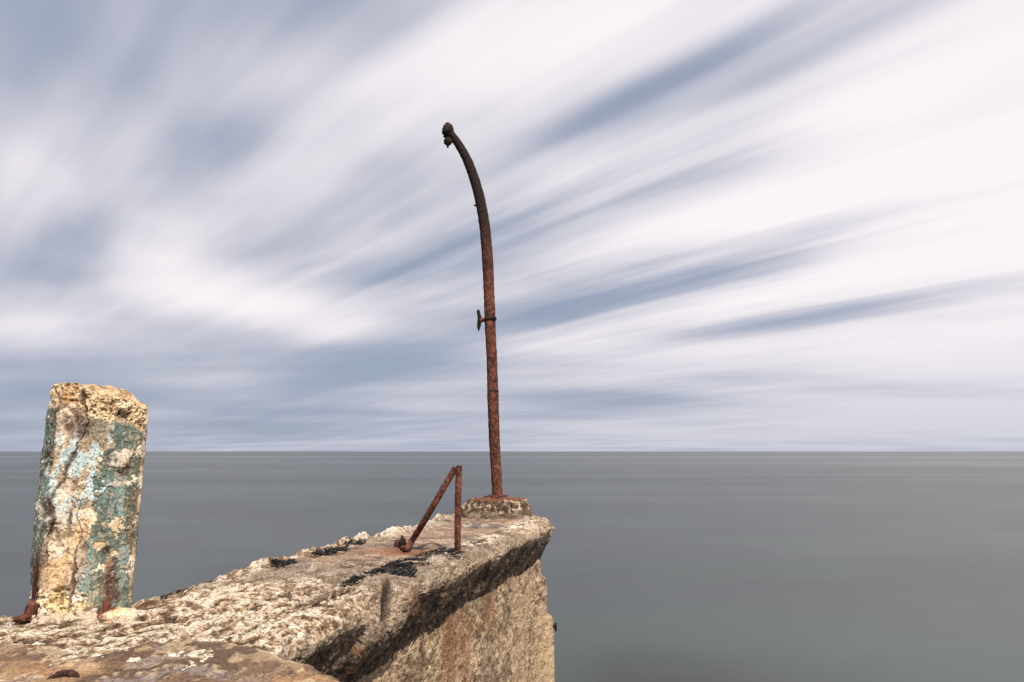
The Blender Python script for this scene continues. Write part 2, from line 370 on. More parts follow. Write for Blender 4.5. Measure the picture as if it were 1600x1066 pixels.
# plan of the two long edges of the jetty as functions of y
RE = np.array([G(u, v, -0.12)[:2] for u, v in ((868, 826),)])[0]
def xr(y):
    base = RE[0] + (y - RE[1]) * tan(HEAD)
    beyond = np.maximum(y - RE[1], 0)
    return base - beyond * (tan(HEAD) + 0.30) - 0.0
LEp = [G(u, v)[:2] for u, v in ((-60, 972), (0, 969), (50, 966), (130, 958), (215, 941), (300, 911), (400, 886), (510, 858), (560, 846), (640, 829), (690, 809), (720, 801))]
LEp = np.array(LEp); LEp = LEp[np.argsort(LEp[:, 1])]
def xl(y):
    return np.interp(y, np.r_[2.0, LEp[0, 1] - 0.25, LEp[:, 1], 11.2], np.r_[-4.6, -4.6, LEp[:, 0], LEp[-1, 0] + 0.1])
pier = thing('concrete_jetty', 'long weathered concrete jetty with an undercut edge running out into the sea', 'jetty', (0, 6, SEA))
PB = (0, 6, SEA)
NY = 860; Y0, Y1 = 2.0, 11.0
ys = Y0 * (Y1 / Y0) ** np.linspace(0, 1, NY)
tA = np.linspace(0, 1, 14)[:-1]                          # seaward side
tT = np.linspace(0, 1, 430)                              # top
nose = np.array([(-.26, 0), (-.14, -.004), (-.055, -.02), (-.014, -.055), (0, -.105), (-.022, -.165), (-.07, -.27), (-.12, -.37), (-.17, -.47), (-.205, -.545), (-.235, -.58)])
NC, _ = resample(nose, 190)
nearnose = np.array([(-.30, 0), (-.17, -.02), (-.075, -.085), (-.015, -.18), (0, -.25), (-.03, -.33), (-.085, -.41), (-.145, -.49), (-.20, -.55), (-.235, -.58)])
NB, _ = resample(nearnose, 190)
YY = np.repeat(ys[:, None], 13 + 430 + 190, 1)
wig = (fbm(ys * 1.4, ys * 0, 0, 5, 4) - 0.5) * 0.10; wigl = (fbm(ys * 2.2, ys * 0 + 4, 0, 9, 4) - 0.5) * 0.12
XL = xl(ys) + wigl; XR = xr(ys) + wig * 0.5
wy = np.exp(-((ys - 4.62) / .34) ** 4)
xs_t = XL[:, None] + (XR - 0.262 - 0.03 * wy - XL)[:, None] * tT[None]
P = np.zeros((NY, 13 + 430 + 190, 3))
P[..., 1] = YY
P[:, :13, 0] = XL[:, None]; P[:, :13, 2] = (-0.9 + 0.9 * tA)[None]
P[:, 13:443, 0] = xs_t
wy = np.exp(-((ys - 4.62) / .34) ** 4); wn = (wy * .75)[:, None, None]
NX = NC[None] * (1 - wn) + NB[None] * wn
P[:, 443:, 0] = XR[:, None] + NX[..., 0]
P[:, 443:, 1] += -NX[..., 0] * 0.25
P[:, 443:, 2] = NX[..., 1]
nor = gnormals(P)
nor = nor * np.sign(nor[NY // 2, 200, 2])
x, y, z = P[..., 0], P[..., 1], P[..., 2]
edge_l = np.exp(-((x - XL[:, None]) / 0.16) ** 2); side = ss(-z, 0.02, 0.10)
far = ss(y, 5.0, 6.4) * (1 - side)                        # the outer deck is trodden smooth and brown
f1 = fbm(x * 3.2, y * 3.2, z * 3.2, 1, 4); f2 = fbm(x * 15, y * 11, z * 15, 2, 4, 0.65); f3 = fbm(x * 50, y * 36, z * 50, 3, 3, 0.65)
cd, cr_ = cell(x * 26, y * 22, z * 26, 4)
smoothm = far * (1 - edge_l) * (1 - ss(x - XR[:, None], -0.50, -0.28))
rough = 1 - 0.75 * smoothm
disp = (f1 - 0.5) * 0.055 * (1 - .6 * ss(-z, .1, .3)) + rough * ((f2 - 0.5) * 0.022 + (f3 - 0.5) * 0.013)
pitm = ss(fbm(x * 20, y * 17, z * 20, 17, 3, .6), .40, .34); disp -= rough * pitm * 0.010
stone = ss(cd, 0.42, 0.25) * (cr_ > 0.45)
disp += rough * stone * 0.004
disp += edge_l * (z > -0.05) * (fbm(x * 5, y * 3.0, 0, 12, 3) - 0.40) * 0.20 * ss(y, 3.0, 4.4)    # crumbled, lumpy seaward edge
skin = ss(fbm(x * 3.4, y * 2.6, z * 3.4, 18, 5, .6), .505, .52) * (1 - ss(-z, .10, .16)) * (1 - .6 * smoothm)   # what is left of the trowelled skin
disp += skin * 0.014
fl_d, fl_r = cell(x * 7 + (f2 - .5) * 1.2, y * 6 + (f2 - .5) * 1.2, z * 7, 19)
disp += (fl_r - .5) * 0.016 * rough * side * (1 - ss(-z, .3, .4))                                   # broken facets on the edge
hair = np.exp(-((fbm(x * 2.6, y * 2.6, z * 2.6, 20, 4, .55) - .5) / .0035) ** 2) * (1 - skin * .3)
disp -= hair * 0.008
# slot in the nosing
ex = x - xr(y); gd = np.exp(-(((y - 4.62 + 1.76 * ex + (f2 - .5) * .05) / (.016 + .05 * ss(ex, -.27, -.10) * ss(-z, .28, .12))) ** 4)) * ss(ex, -.27, -.22) * ss(-z, .30, .24)
disp -= gd * 0.07
# block-work edges broken away on the nosing
chip = ss(fbm(x * 4, y * 4, z * 4, 44, 3), 0.60, 0.72) * ss(-z, 0.0, 0.05) * ss(-z, 0.45, 0.3)
disp -= chip * 0.035
P2 = P + nor * disp[..., None]
hgt = f2 * 0.6 + f3 * 0.55 + (f1 - 0.5) * 0.35
c = np.zeros(P.shape) + np.array(CREAM)
c = mixn(c, WHITE_C, ss(hgt, 0.60, 0.68))
c = mixn(c, TAN, ss(hgt, 0.575, 0.54)); c = mixn(c, BROWN, ss(hgt, 0.535, 0.485) * 0.9); c = mixn(c, DARK, ss(hgt, 0.47, 0.41) * 0.6)
gp1 = ss(fbm(x * 1.9, y * 1.1, z, 21, 4), 0.47, 0.60)
c = mixn(c, (.12, .085, .06), pitm * 0.75)
c = mixn(c, (.32, .235, .165), skin * .55 * ss(y, 4.2, 5.4)); c = mixn(c, WHITE_C, ss(f2 + f3 * .4, .72, .80) * ss(5.6 - y, 0, 1.6) * .5); c = mixn(c, (.11, .085, .07), hair * .7)
c = mixn(c, GREYB, gp1 * 0.55 * ss(y, 4.0, 5.2) * (1 - side))
c = mixn(c, (.26, .20, .15), stone * 0.55 * (cr_ > 0.7)); c = mixn(c, (.10, .08, .07), stone * (cr_ > 0.93) * 0.8)
# trodden outer deck: thin brown and grey streaks across it
st = fbm(x * 1.6 + y * 0.3, y * 7.0, 0, 31, 5, 0.6)
cf = np.zeros(P.shape) + np.array((.30, .205, .145)); cf = mixn(cf, (.45, .32, .23), ss(st, 0.52, 0.64)); cf = mixn(cf, (.20, .165, .145), ss(st, 0.47, 0.38))
cf = mixn(cf, (.62, .52, .42), ss(fbm(x * 9, y * 14, 0, 33, 3), 0.60, 0.70) * 0.7); cf = mixn(cf, (.07, .055, .05), ss(fbm(x * 6, y * 12, 0, 35, 3), 0.66, 0.74))
k = smoothm * 0.92; c = c * (1 - k[..., None]) + cf * k[..., None]
crust = np.maximum(np.exp(-((x - XR[:, None] + .22) / .12) ** 2) * ss(y, 5.8, 7.0) * (1 - ss(-z, .06, .12)), edge_l * (z > -.03) * .8)
c = mixn(c, (.84, .77, .66), crust * ss(f2 * .6 + f3 * .4 + (f1 - .5) * .4, .50, .56) * .9)
rs = np.exp(-(((x - G(640, 862)[0]) / 0.45) ** 2 + ((y - G(640, 862)[1]) / 0.14) ** 2))      # rust run-off at the rail's foot
c = mixn(c, (.30, .115, .05), rs * 0.75 * (1 - side))
# the side of the nosing: grey pebbly face, lower lip painted dark, part algae and part undercut shade, along a ragged line
sd = side * ss(hgt, 0.35, 0.6)
c = mixn(c, (.38, .29, .21), side * 0.6)
speck = ss(f3, 0.52, 0.66); c = mixn(c, (.60, .50, .40), side * speck * 0.45)
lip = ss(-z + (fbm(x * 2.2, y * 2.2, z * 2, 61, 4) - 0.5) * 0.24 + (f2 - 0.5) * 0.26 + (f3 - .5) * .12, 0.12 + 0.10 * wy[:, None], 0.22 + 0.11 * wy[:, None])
algshade = np.zeros(P.shape) + np.array((.105, .070, .045)); algshade = mixn(algshade, (.24, .165, .11), ss(fbm(x * 26, y * 26, z * 14, 63, 3, 0.6), 0.48, 0.64)); algshade = mixn(algshade, (.018, .013, .010), ss(fbm(x * 16, y * 16, z * 9, 64, 3), 0.5, 0.36))
algshade = mixn(algshade, (.22, .10, .045), ss(fbm(x * 7, y * 7, z * 5, 65, 3), 0.60, 0.70) * 0.6)
k = lip * 0.88; c = c * (1 - k[..., None]) + algshade * k[..., None]
rr = np.exp(-(((y - 5.0) / 0.10) ** 2)) * side * ss(-z, 0.30, 0.1); c = mixn(c, (.20, .075, .03), rr * 0.6 * ss(f2, 0.35, 0.55))
c = mixn(c, (.045, .032, .03), gd)
for (u_, v_, a_, b_) in ((600, 895, .30, .16), (685, 868, .22, .14), (715, 866, .10, .08), (445, 884, .14, .12), (515, 865, .22, .2)):     # stain seeping out of the weed
    g_ = G(u_, v_); c = mixn(c, (.085, .060, .046), np.exp(-((x - g_[0]) / a_) ** 2 - ((y - g_[1]) / b_) ** 2) * ss(f2, .42, .56) * .8)
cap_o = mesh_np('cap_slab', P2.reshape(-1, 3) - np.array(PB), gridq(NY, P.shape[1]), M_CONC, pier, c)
# closing sheet at the outer end of the cap
ring = P2[-1]; cen = ring.mean(0)
V = np.r_[ring, [cen]]; idx = np.arange(0, len(ring) - 2, 2)
mesh_np('end_face', V - np.array(PB), np.stack([idx, idx + 1, idx + 2, np.full(len(idx), len(ring))], -1), M_CONC, pier, np.tile(CREAM, (len(V), 1)))

# the wall below: leans out slightly towards the water, broken at the outer corner
NYw, NZw = 620, 330
yw = np.concatenate([2.0 * (8.62 / 2.0) ** np.linspace(0, 1, NYw - 90), np.linspace(8.64, 10.9, 90)])
zw = np.linspace(-0.45, SEA - 0.6, NZw)
Yw, Zw = np.meshgrid(yw, zw, indexing='ij')
# the corner turns back beyond y = corner
corner = RE[1] + 0.03
Xw = xr(Yw) - 0.215 + (-Zw - 0.55) * 0.05
beyond = np.maximum(Yw - corner, 0)
Xw = Xw - beyond * 0.25
Pw = np.stack([Xw, Yw, Zw], -1)
nw = gnormals(Pw); nw = nw * np.sign(nw[100, 100, 0])
x, y, z = Xw, Yw, Zw
w1 = fbm(x * 2, y * 2, z * 2.4, 71, 4); w2 = fbm(x * 9, y * 9, z * 17, 72, 4, 0.65); w3 = fbm(x * 26, y * 26, z * 46, 73, 2, 0.65)
dw = (w1 - 0.5) * 0.05 + (w2 - 0.5) * 0.018 + (w3 - 0.5) * 0.011
dw += np.exp(-((y - corner) / 0.30) ** 2) * ((fbm(z * 3, z * 0 + 3, 0, 77, 3) - 0.5) * 0.05 + 0.075 * ss(-z, 1.19, 1.26) + 0.05 * ss(-z, .70, .76))
Pw2 = Pw + nw * dw[..., None]
cw = np.zeros(Pw.shape) + np.array((.37, .26, .165))
hw = w2 * 0.6 + w3 * 0.5
cw = mixn(cw, (.64, .51, .36), ss(hw, 0.56, 0.68)); cw = mixn(cw, (.21, .145, .095), ss(hw, 0.54, 0.45)); cw = mixn(cw, (.07, .05, .035), ss(hw, 0.45, 0.38) * 0.8)
drip = fbm(y * 1.1 + (w1 - .5) * 1.5, z * 1.0, x, 81, 5, .6)
cw = mixn(cw, (.17, .125, .095), ss(drip, 0.50, 0.62) * 0.5); cw = mixn(cw, (.58, .42, .27), ss(drip, 0.46, 0.36) * 0.4)
cw = mixn(cw, (.30, .15, .075), ss(fbm(y * 1.4, z * 1.6, 5.0, 83, 4), 0.54, 0.68) * 0.5)
cw = mixn(cw, (.66, .49, .31), np.exp(-((y - corner + 0.1) / 0.35) ** 2) * ss(-z, 0.9, 1.4) * 0.55)
pal = mixn(cw, (.05, .045, .03), ss(-z + (w1 - 0.5) * 0.5, 2.25, 2.5))
mesh_np('wall_face', Pw2.reshape(-1, 3) - np.array(PB), gridq(NYw, NZw), M_WALL, pier, pal)
# seaward wall, plain, seen only from other places
yb = np.linspace(2.0, 10.9, 60); zb = np.linspace(-0.6, SEA - 0.6, 14)
Yb, Zb = np.meshgrid(yb, zb, indexing='ij'); Pb = np.stack([xl(Yb) + 0.08 + 0.05 * (fbm(Yb * 2, Zb * 2, 0, 91, 3) - .5), Yb, Zb], -1)
mesh_np('back_wall', Pb.reshape(-1, 3) - np.array(PB), gridq(60, 14), M_WALL, pier, np.tile((.30, .23, .16), (60 * 14, 1)))
Pe = np.stack([np.linspace(0, 1, 12)[None] * np.ones((14, 1)), np.full((14, 12), 10.85), np.repeat(zb[:, None], 12, 1)], -1)
xa, xb = xl(np.array([10.85]))[0] + 0.08, xr(np.array([10.85]))[0] - 0.5
Pe[..., 0] = xa + (xb - xa) * Pe[..., 0]; mesh_np('end_wall', Pe.reshape(-1, 3) - np.array(PB), gridq(14, 12), M_WALL, pier, np.tile((.30, .23, .16), (14 * 12, 1)))
# stub of iron left in the wall's outer corner
bp0 = A(850, 979, corner); bl = tube('iron_stub', [bp0, bp0 + np.array([.16, .0, .0])], [.03, .03, .032], M_METAL, pier, 20, 8, 0.004, 40, 5, base=PB, dark=lambda t: t * 0 + 1.0)
bq0 = bp0 + np.array([.155, 0, -.055]); tube('stub_flange', [bq0, bq0 + np.array([0.0, 0, .10])], [.016, .018, .014], M_METAL, pier, 12, 8, 0.004, 50, 6, base=PB, dark=lambda t: t * 0 + 1.0)

# ------------------------------------------------------------------ brown screed slab in the foreground
EP = [(-420, 1000), (-60, 1001), (60, 1006), (150, 1013), (215, 1006), (255, 994), (288, 987), (330, 996), (400, 1011), (470, 1029), (520, 1043), (543, 1055), (548, 1068)]
E3 = np.array([G(u, v, 0.02)[:2] for u, v in EP]); E3 = np.r_[E3, [[-0.30, 2.35], [0.8, 2.1], [2.2, 2.0]]]
def fronty(xq): return np.interp(xq, E3[:, 0], E3[:, 1])
xq = np.concatenate([np.linspace(-4.6, -3.2, 40), np.linspace(-3.19, -0.35, 640), np.linspace(-0.34, 2.2, 50)])
fy = fronty(xq) + (fbm(xq * 6, xq * 0, 0, 101, 4) - 0.5) * 0.10
sq = np.concatenate([np.zeros(26), np.linspace(0, 1, 330) ** 1.7])
Xs = np.repeat(xq[:, None], len(sq), 1); Ys = fy[:, None] - sq[None] * (fy[:, None] + 2.5)
drop = np.concatenate([np.linspace(1, 0, 26) ** 1.5 * 0.75, np.zeros(330)])
lipz = 0.016 - 0.02 * np.exp(-((sq[None] * (fy[:, None] + 2.5)) / 0.035))
Zs = lipz - drop[None]
Ps = np.stack([Xs, Ys, Zs], -1)
x, y, z = Xs, Ys, Zs
s1 = fbm(x * 2.0, y * 2.0, 0, 111, 4); s2 = fbm(x * 11, y * 8, z * 8, 112, 4, 0.6); s3 = fbm(x * 46, y * 40, z * 30, 113, 3)
sk = ss(fbm(x * 3.0, y * 2.6, 0, 115, 5, .6), .50, .515)
Ps[..., 2] += sk * .007 + (s1 - 0.5) * 0.04 + (s2 - 0.5) * 0.020 + (s3 - 0.5) * 0.010
Ps[..., 1] += (s2 - 0.5) * 0.06 * (drop[None] > 0)
pz = np.zeros(x.shape); pwx, pwy = (fbm(x * 9, y * 9, 0, 121, 3) - .5) * .12, (fbm(x * 9, y * 9, 4, 122, 3) - .5) * .12
for (u_, v_, a_) in ((252, 1014, .07), (226, 1035, .10), (283, 1025, .08), (288, 1046, .13), (342, 1053, .10), (208, 1064, .16), (22, 1062, .10), (0, 1026, .06), (392, 1063, .09), (-60, 1050, .15), (120, 1090, .15), (320, 1095, .2)):
    g_ = G(u_, v_, .02); pz = np.maximum(pz, np.exp(-(((x - g_[0] + pwx) / a_) ** 2 + ((y - g_[1] + pwy) / (a_ * .8)) ** 2)))
pool = ss(pz, 0.50, 0.62); Ps[..., 2] -= pool * 0.008
cs = np.zeros(Ps.shape) + np.array((.32, .195, .108))
cs = mixn(cs, (.105, .066, .046), ss(fbm(x * 1.9 + 0.4, y * 2.8, 0, 131, 5, .55) + .10 * ss(x, -2.1, -1.3), 0.47, 0.54) * 0.92)
cs = mixn(cs, (.56, .43, .27), ss(s2, 0.54, 0.66) * 0.6); cs = mixn(cs, (.10, .07, .05), ss(s3, 0.42, 0.32) * 0.6)
rimm = ss(pz, 0.36, 0.46) * (1 - ss(pz, 0.54, 0.64)); cs = mixn(cs, (.66, .54, .36), rimm * ss(s3, 0.45, 0.58) * 0.5)
cs = mixn(cs, (.29, .24, .225), pool * 0.7 * ss(s3 + s2 * .5, .55, .75))
cs = mixn(cs, (.24, .15, .095), sk * .45)
dE = fy[:, None] - y; rim = np.exp(-(dE / 0.05) ** 2)
cs = mixn(cs, (.56, .44, .31), rim * ss(s2, 0.42, 0.55) * 0.8)
slab = mesh_np('screed_slab', Ps.reshape(-1, 3) - np.array((-1.5, 2, -0.8)), gridq(len(xq), len(sq))[:, ::-1], M_SLAB, None, cs)
slab.location = (-1.5, 2, -0.8)
tag(slab, 'brown stained concrete screed with lilac grey patches across the foreground', 'slab')

# ------------------------------------------------------------------ broken pillar
pb = G(126, 957); PBASE = (pb[0], pb[1], 0.0)
pillar = thing('concrete_pillar', 'broken concrete pillar with peeling teal and pale blue paint', 'pillar', PBASE)
# plan outline, camera side towards -y (turned to face the camera)
plan = 0.91 * np.array([(-.290, .10), (-.230, -.10), (-.222, -.125), (.045, -.215), (.075, -.215), (.225, -.13), (.262, -.09), (.272, .06), (.20, .19), (0, .24), (-.20, .20)])
ang = math.atan2(pb[0], pb[1])
NS = 460; NH = 520
pc = np.r_[plan, plan[:1]]; dd = np.r_[0, np.cumsum(np.linalg.norm(np.diff(pc, axis=0), axis=1))]
# more samples on the faces the camera sees
wgt = np.array([1.2, 1.5, 2.2, 2.2, 2.2, 2.2, 1.6, .5, .4, .4, .4]); seglen = np.diff(dd) * wgt; cum = np.r_[0, np.cumsum(seglen)]
tt = np.interp(np.linspace(0, cum[-1], NS, endpoint=False), cum, dd)
px_ = np.interp(tt, dd, pc[:, 0]); py_ = np.interp(tt, dd, pc[:, 1])
HP = 1.285
def topz(lx, ly):
    t = HP - 0.10 * ss(lx, 0.10, 0.26) - 0.085 * ss(-ly, -0.02, 0.20) * ss(lx, -0.12, 0.0) - 0.02 * np.exp(-((lx + 0.10) / 0.03) ** 2)
    return t
hz = np.linspace(-0.08, 1.0, NH)
lx = np.repeat(px_[None], NH, 0).copy(); ly = np.repeat(py_[None], NH, 0).copy()
tz = topz(lx, ly) + (fbm(lx * 14, ly * 14, 0, 141, 4, 0.6) - 0.5) * 0.02
lz = hz[:, None] * tz
PP = np.stack([lx, ly, lz], -1); pn = gnormals(PP, True); pn *= -np.sign(pn[200, 150, 1]) 
vx = lx                                       # across the seen faces, -0.27 .. 0.27
F1 = fbm(lx * 5, ly * 5, lz * 5, 151, 4); F2 = fbm(lx * 18, ly * 18, lz * 18, 152, 4, 0.6); F3 = fbm(lx * 60, ly * 60, lz * 60, 153, 3, 0.6)
FV = fbm(lx * 16, ly * 16, lz * 3.2, 154, 4, 0.6)
wx = lx + (F2 - 0.5) * 0.06; wz = lz + (F1 - 0.5) * 0.10
def blob(cx, cz, rx, rz, p=1.0): return np.exp(-(((wx - cx) / rx) ** 2 + ((wz - cz) / rz) ** 2) ** p)
front = ss(-ly, -0.12, -0.02)
wx, lx0 = wx / .91, lx; lx = lx / .91; ly = ly / .91     # features below are placed on the full-size plan
# photo features measured on the pillar: x across, z up
hole = np.maximum.reduce([blob(-.155, 1.055, .055, .045, 2), blob(-.10, 1.00, .045, .045, 2), blob(.075, 0.875, .030, .028, 2), blob(.125, 1.105, .045, .030, 2), blob(-.225, .60, .03, .05, 2),
                          blob(-.205, .47, .03, .05, 2), blob(.10, .36, .022, .03, 2), blob(.145, .80, .03, .035, 2), blob(-.255, .86, .018, .05, 2)]) * front
crackx = np.interp(lz, [0.30, 0.45, .62, .74, .88, 1.0, 1.15], [-.20, -.21, -.215, -.165, -.125, -.105, -.095]) + (fbm(lz * 9, lz * 0, 0, 161, 4) - .5) * .06
crack = np.exp(-((lx - crackx + (F2 - .5) * .05) / (.004 + .012 * ss(F1, .45, .6))) ** 2) * ss(lz, .30, .34) * front
ck2 = np.interp(lz, [0.02, .18, .30, .45, .60, .80], [-.055, -.05, -.06, -.04, -.075, -.04]) + (fbm(lz * 11, lz * 0, 2, 163, 4) - .5) * .04
crack2 = np.exp(-((lx - ck2 + (F2 - .5) * .04) / 0.004) ** 2) * ss(lz, .80, .55) * front
broken = ss(lz - tz, -0.15 - 0.0, -0.10) * ss(F1 * .8 + F2 * .4 + ss(lx, -.02, .06) * .12 + (lz - tz) * 1.2, 0.38, 0.46)
broken = np.maximum(broken, ss(lz - tz + (F2 - .5) * .06, -0.05, -0.03))
foot = ss(0.17 + (F1 - .5) * .12 - lz, 0.0, 0.05) * ss(.03 - lx, -.04, .04)
rend = ss(F1 * 0.5 + F2 * 0.5 + 0.08 * np.sin(lz * 5 + 1), 0.49, 0.505)
teal = ss(lx + (F1 - .5) * .24 + (FV - .5) * .10 + (F2 - .5) * .05, 0.042, 0.050) * front
teal = np.maximum(teal, blob(.02, .15, .05, .14, 2) * front); teal = np.maximum(teal, (lx < -.20) * (ly > -.118) * 1.0)
teal *= 1 - 0.95 * ss(F2 * .7 + F1 * .3, 0.595, 0.605); teal *= (1 - broken) * (1 - ss(lx, .232, .25) * front * ss(F1 + F2 * .5, .68, .74))
blue = ss(fbm(lx * 13, ly * 13, lz * 7, 172, 5, .7), .545, .556) * ss(.20 - np.abs(lz - .78), -.16, .1) * ss(.10 - lx, -.04, .05)
dP = (F1 - .5) * .004 + (F2 - .5) * .005 + (F3 - .5) * .008
dP += rend * 0.004 + teal * 0.006 + blue * .004 - hole * 0.016 - crack * 0.011 - crack2 * 0.006
dP += broken * ((F2 - .5) * .032 + (F3 - .5) * .022 - .008) + foot * ((F2 - .5) * .06 + (F3 - .5) * .03 - .01)
cut = ss(-lx, .20, .26) * ss(lz, .35, .1); dP -= cut * 0.02
PP2 = PP + pn * dP[..., None]; PP2[..., 0] += .006 * lz
cp = np.zeros(PP.shape) + np.array((.62, .50, .37))
cp = mixn(cp, (.82, .73, .59), ss(F2, .51, .59) * .85); cp = mixn(cp, (.26, .18, .12), ss(F2, .46, .38) * .85)
cp = mixn(cp, (.64, .43, .22), ss(fbm(lx * 7, ly * 7, lz * 4.5, 171, 3), .52, .62) * .75 * ss(.62 - lz, 0, .2))
cp = mixn(cp, (.30, .235, .18), ss(FV, .54, .62) * .55); cp = mixn(cp, (.24, .175, .12), (1 - rend) * .30)
cp = mixn(cp, (.50, .68, .74), blue * .75 * (1 - broken))
tcol = np.zeros(PP.shape) + np.array((.098, .150, .132)); tcol = mixn(tcol, (.27, .38, .37), ss(FV, .52, .62) * .75 * ss(.86 - lz, -.05, .15)); tcol = mixn(tcol, (.12, .105, .075), ss(fbm(lx * 9, ly * 9, lz * 5, 173, 4), .50, .60) * .85)
tcol = mixn(tcol, (.42, .34, .24), ss(F3, .58, .68) * .8); tcol = mixn(tcol, (.15, .27, .24), ss(F2, .54, .6) * .5)
cp = cp * (1 - teal[..., None] * .93) + tcol * teal[..., None] * .93
grn = blob(-.01, 1.03, .06, .08, 2) * (1 - broken); cp = mixn(cp, (.20, .19, .13), grn * .8)
bc = np.zeros(PP.shape) + np.array((.54, .41, .26)); bc = mixn(bc, (.76, .62, .42), ss(F3 * .5 + F2 * .5, .50, .58)); bc = mixn(bc, (.22, .14, .08), ss(F3 * .6 + F2 * .4, .46, .36)); bc = mixn(bc, (.42, .20, .07), blob(-.19, 1.2, .05, .06) * .6)
cp = cp * (1 - broken[..., None]) + bc * broken[..., None]
fc = np.zeros(PP.shape) + np.array((.66, .58, .46)); fc = mixn(fc, (.80, .75, .66), ss(F2, .5, .6)); fc = mixn(fc, (.10, .08, .06), ss(F2 * .5 + F3 * .5, .45, .37)); fc = mixn(fc, (.70, .50, .22), ss(F1, .52, .6) * .6)
cp = cp * (1 - foot[..., None]) + fc * foot[..., None]
rust = np.maximum.reduce([blob(.135, .17, .028, .16, 2), blob(-.055, .20, .012, .14, 2), blob(-.10, .55, .016, .07, 2), blob(-.25, .2, .03, .22, 2), blob(.17, .10, .03, .05)]) * ss(lz, -.2, 0)
cp = mixn(cp, (.105, .042, .028), rust * (.75 + .2 * (F2 > .5)))
cp = mixn(cp, (.085, .045, .035), hole * (.55 + .45 * ss(F3, .55, .42))); cp = mixn(cp, (.05, .04, .035), crack * .85); cp = mixn(cp, (.07, .05, .04), crack2 * .85)
Q = gridq(NH, NS, True)
body = mesh_np('shaft', PP2, Q, M_PIL, pillar, cp)
topr = PP2[-1]; NT = 40                       # broken top: rings running in to the middle
rings = [topr]
for i in range(1, NT):
    f = 1 - i / (NT - 1); q = topr * np.array([f, f, 1.0]); base_t = topz(q[:, 0], q[:, 1])
    q = q.copy(); q[:, 2] = topr[:, 2] * f + base_t * (1 - f) + (fbm(q[:, 0] * 25, q[:, 1] * 25, 0, 181, 4, .6) - .5) * .06 * (1 - abs(2 * f - 1) * .3) * (1 - f ** 8)
    rings.append(q)
TR = np.stack(rings); tcx = np.zeros(TR.shape) + np.array((.58, .43, .26)); tcx = mixn(tcx, (.30, .2, .12), ss(fbm(TR[..., 0] * 40, TR[..., 1] * 40, 0, 183, 3), .5, .4))
mesh_np('broken_top', TR, gridq(NT, NS, True), M_PIL, pillar, tcx)
pillar.rotation_euler = (0, 0, -ang)
# rusted reinforcement at its foot
def pl(dx, dy, dz): return np.array([dx, dy, dz])
tube('reinforcing_bar', [pl(-.226, -.06, .32), pl(-.228, -.07, .18), pl(-.226, -.085, .05)], [.004, .007, .010], M_METAL, pillar, 60, 14, .004, 40, 201, dark=lambda t: t * 0 + .55)
rcol = lambda P: rust_col(P * .8, 77) * np.array([.85, .9, .9])
ico_lump('rust_scab', 1.0, M_METAL, pillar, 205, .30, 2.2, (.030, .030, .060), 40, 28, (-.228, -.100, .050), rcol, .16)
ico_lump('rust_scab', 1.0, M_METAL, pillar, 207, .32, 2.2, (.042, .026, .020), 40, 24, (-.258, -.118, .020), rcol, .16)
ico_lump('rust_scab', 1.0, M_METAL, pillar, 209, .30, 2.2, (.022, .020, .042), 40, 28, (.118, -.186, .040), rcol, .18)
# crumbled mortar round the foot
lumps = [ico_lump('mortar_lump', 1.0, M_LUMP, pillar, 300 + i, .35, 1.6, nu=12, nv=8, detail=.10) for i in range(6)]
first = set()
rnd = random.Random(5)
def put_lump(i, x, y, z, r):
    if i not in first: o = lumps[i]; first.add(i)
    else: o = lumps[i].copy(); COL.objects.link(o); o.parent = pillar
    o.location = (x, y, z); o.scale = (r * rnd.uniform(.8, 1.4), r * rnd.uniform(.8, 1.3), r * rnd.uniform(.5, .9)); o.rotation_euler = (rnd.uniform(0, 6), rnd.uniform(0, 6), rnd.uniform(0, 6))
for i in range(110):
    t = rnd.random(); x0 = -.22 + .30 * t; d = abs(rnd.gauss(0, .045))
    y0 = -.09 - .28 * (x0 + .22) - d * .9 if x0 < .06 else -.175 - d
    put_lump(i % 6, x0, y0 + .01, max(.006, .055 - d * .8) * rnd.uniform(.1, 1.2), rnd.uniform(.008, .024))
# smooth cement fillet with a rust run at the right foot
fl = ico_lump('cement_fillet', 1.0, M_PIL, pillar, 330, .10, 2.0, (.120, .085, .045), 60, 30, (.160, -.185, -.006), lambda P: mixn(mixn(np.zeros(P.shape) + np.array((.70, .50, .31)), (.80, .68, .50), ss(fbm(P[..., 0] * 30, P[..., 1] * 30, P[..., 2] * 30, 331, 3), .5, .62)), (.16, .055, .035), ss(fbm(P[..., 0] * 12, P[..., 1] * 12, P[..., 2] * 40, 333, 3) * .5 - P[..., 0] * 2.4, .30, .42)), .05)

# ------------------------------------------------------------------ concrete plinth of the davit
PLB = A(775, 806, 9.95); PLB[2] = -0.02; PLB = tuple(PLB)
th = np.linspace(0, 2 * pi, 300, endpoint=False)
ow = np.array([(-.50, -.30), (-.36, -.44), (.33, -.44), (.47, -.30), (.49, .28), (.34, .42), (-.34, .42), (-.49, .28)])
oc = np.r_[ow, ow[:1]]; od = np.r_[0, np.cumsum(np.linalg.norm(np.diff(oc, axis=0), axis=1))]
tq = np.linspace(0, od[-1], 300, endpoint=False); ox, oy = np.interp(tq, od, oc[:, 0]), np.interp(tq, od, oc[:, 1])
prof = [(0, 1.0)] + [(h_, 1 - .02 * h_ / .17) for h_ in np.linspace(.01, .085, 30)] + [(.085 + .165 * s_, .985 - .30 * s_ ** 1.25) for s_ in np.linspace(.03, 1, 40)] + [(.25 + .025 * (1 - f), .685 * f) for f in np.linspace(.97, 0.01, 40)]
PQ = np.array([[(x_ * f - (0.03 if x_ < 0 else -0.035) * 0 , y_ * f, z_) for x_, y_ in zip(ox, oy)] for z_, f in prof])
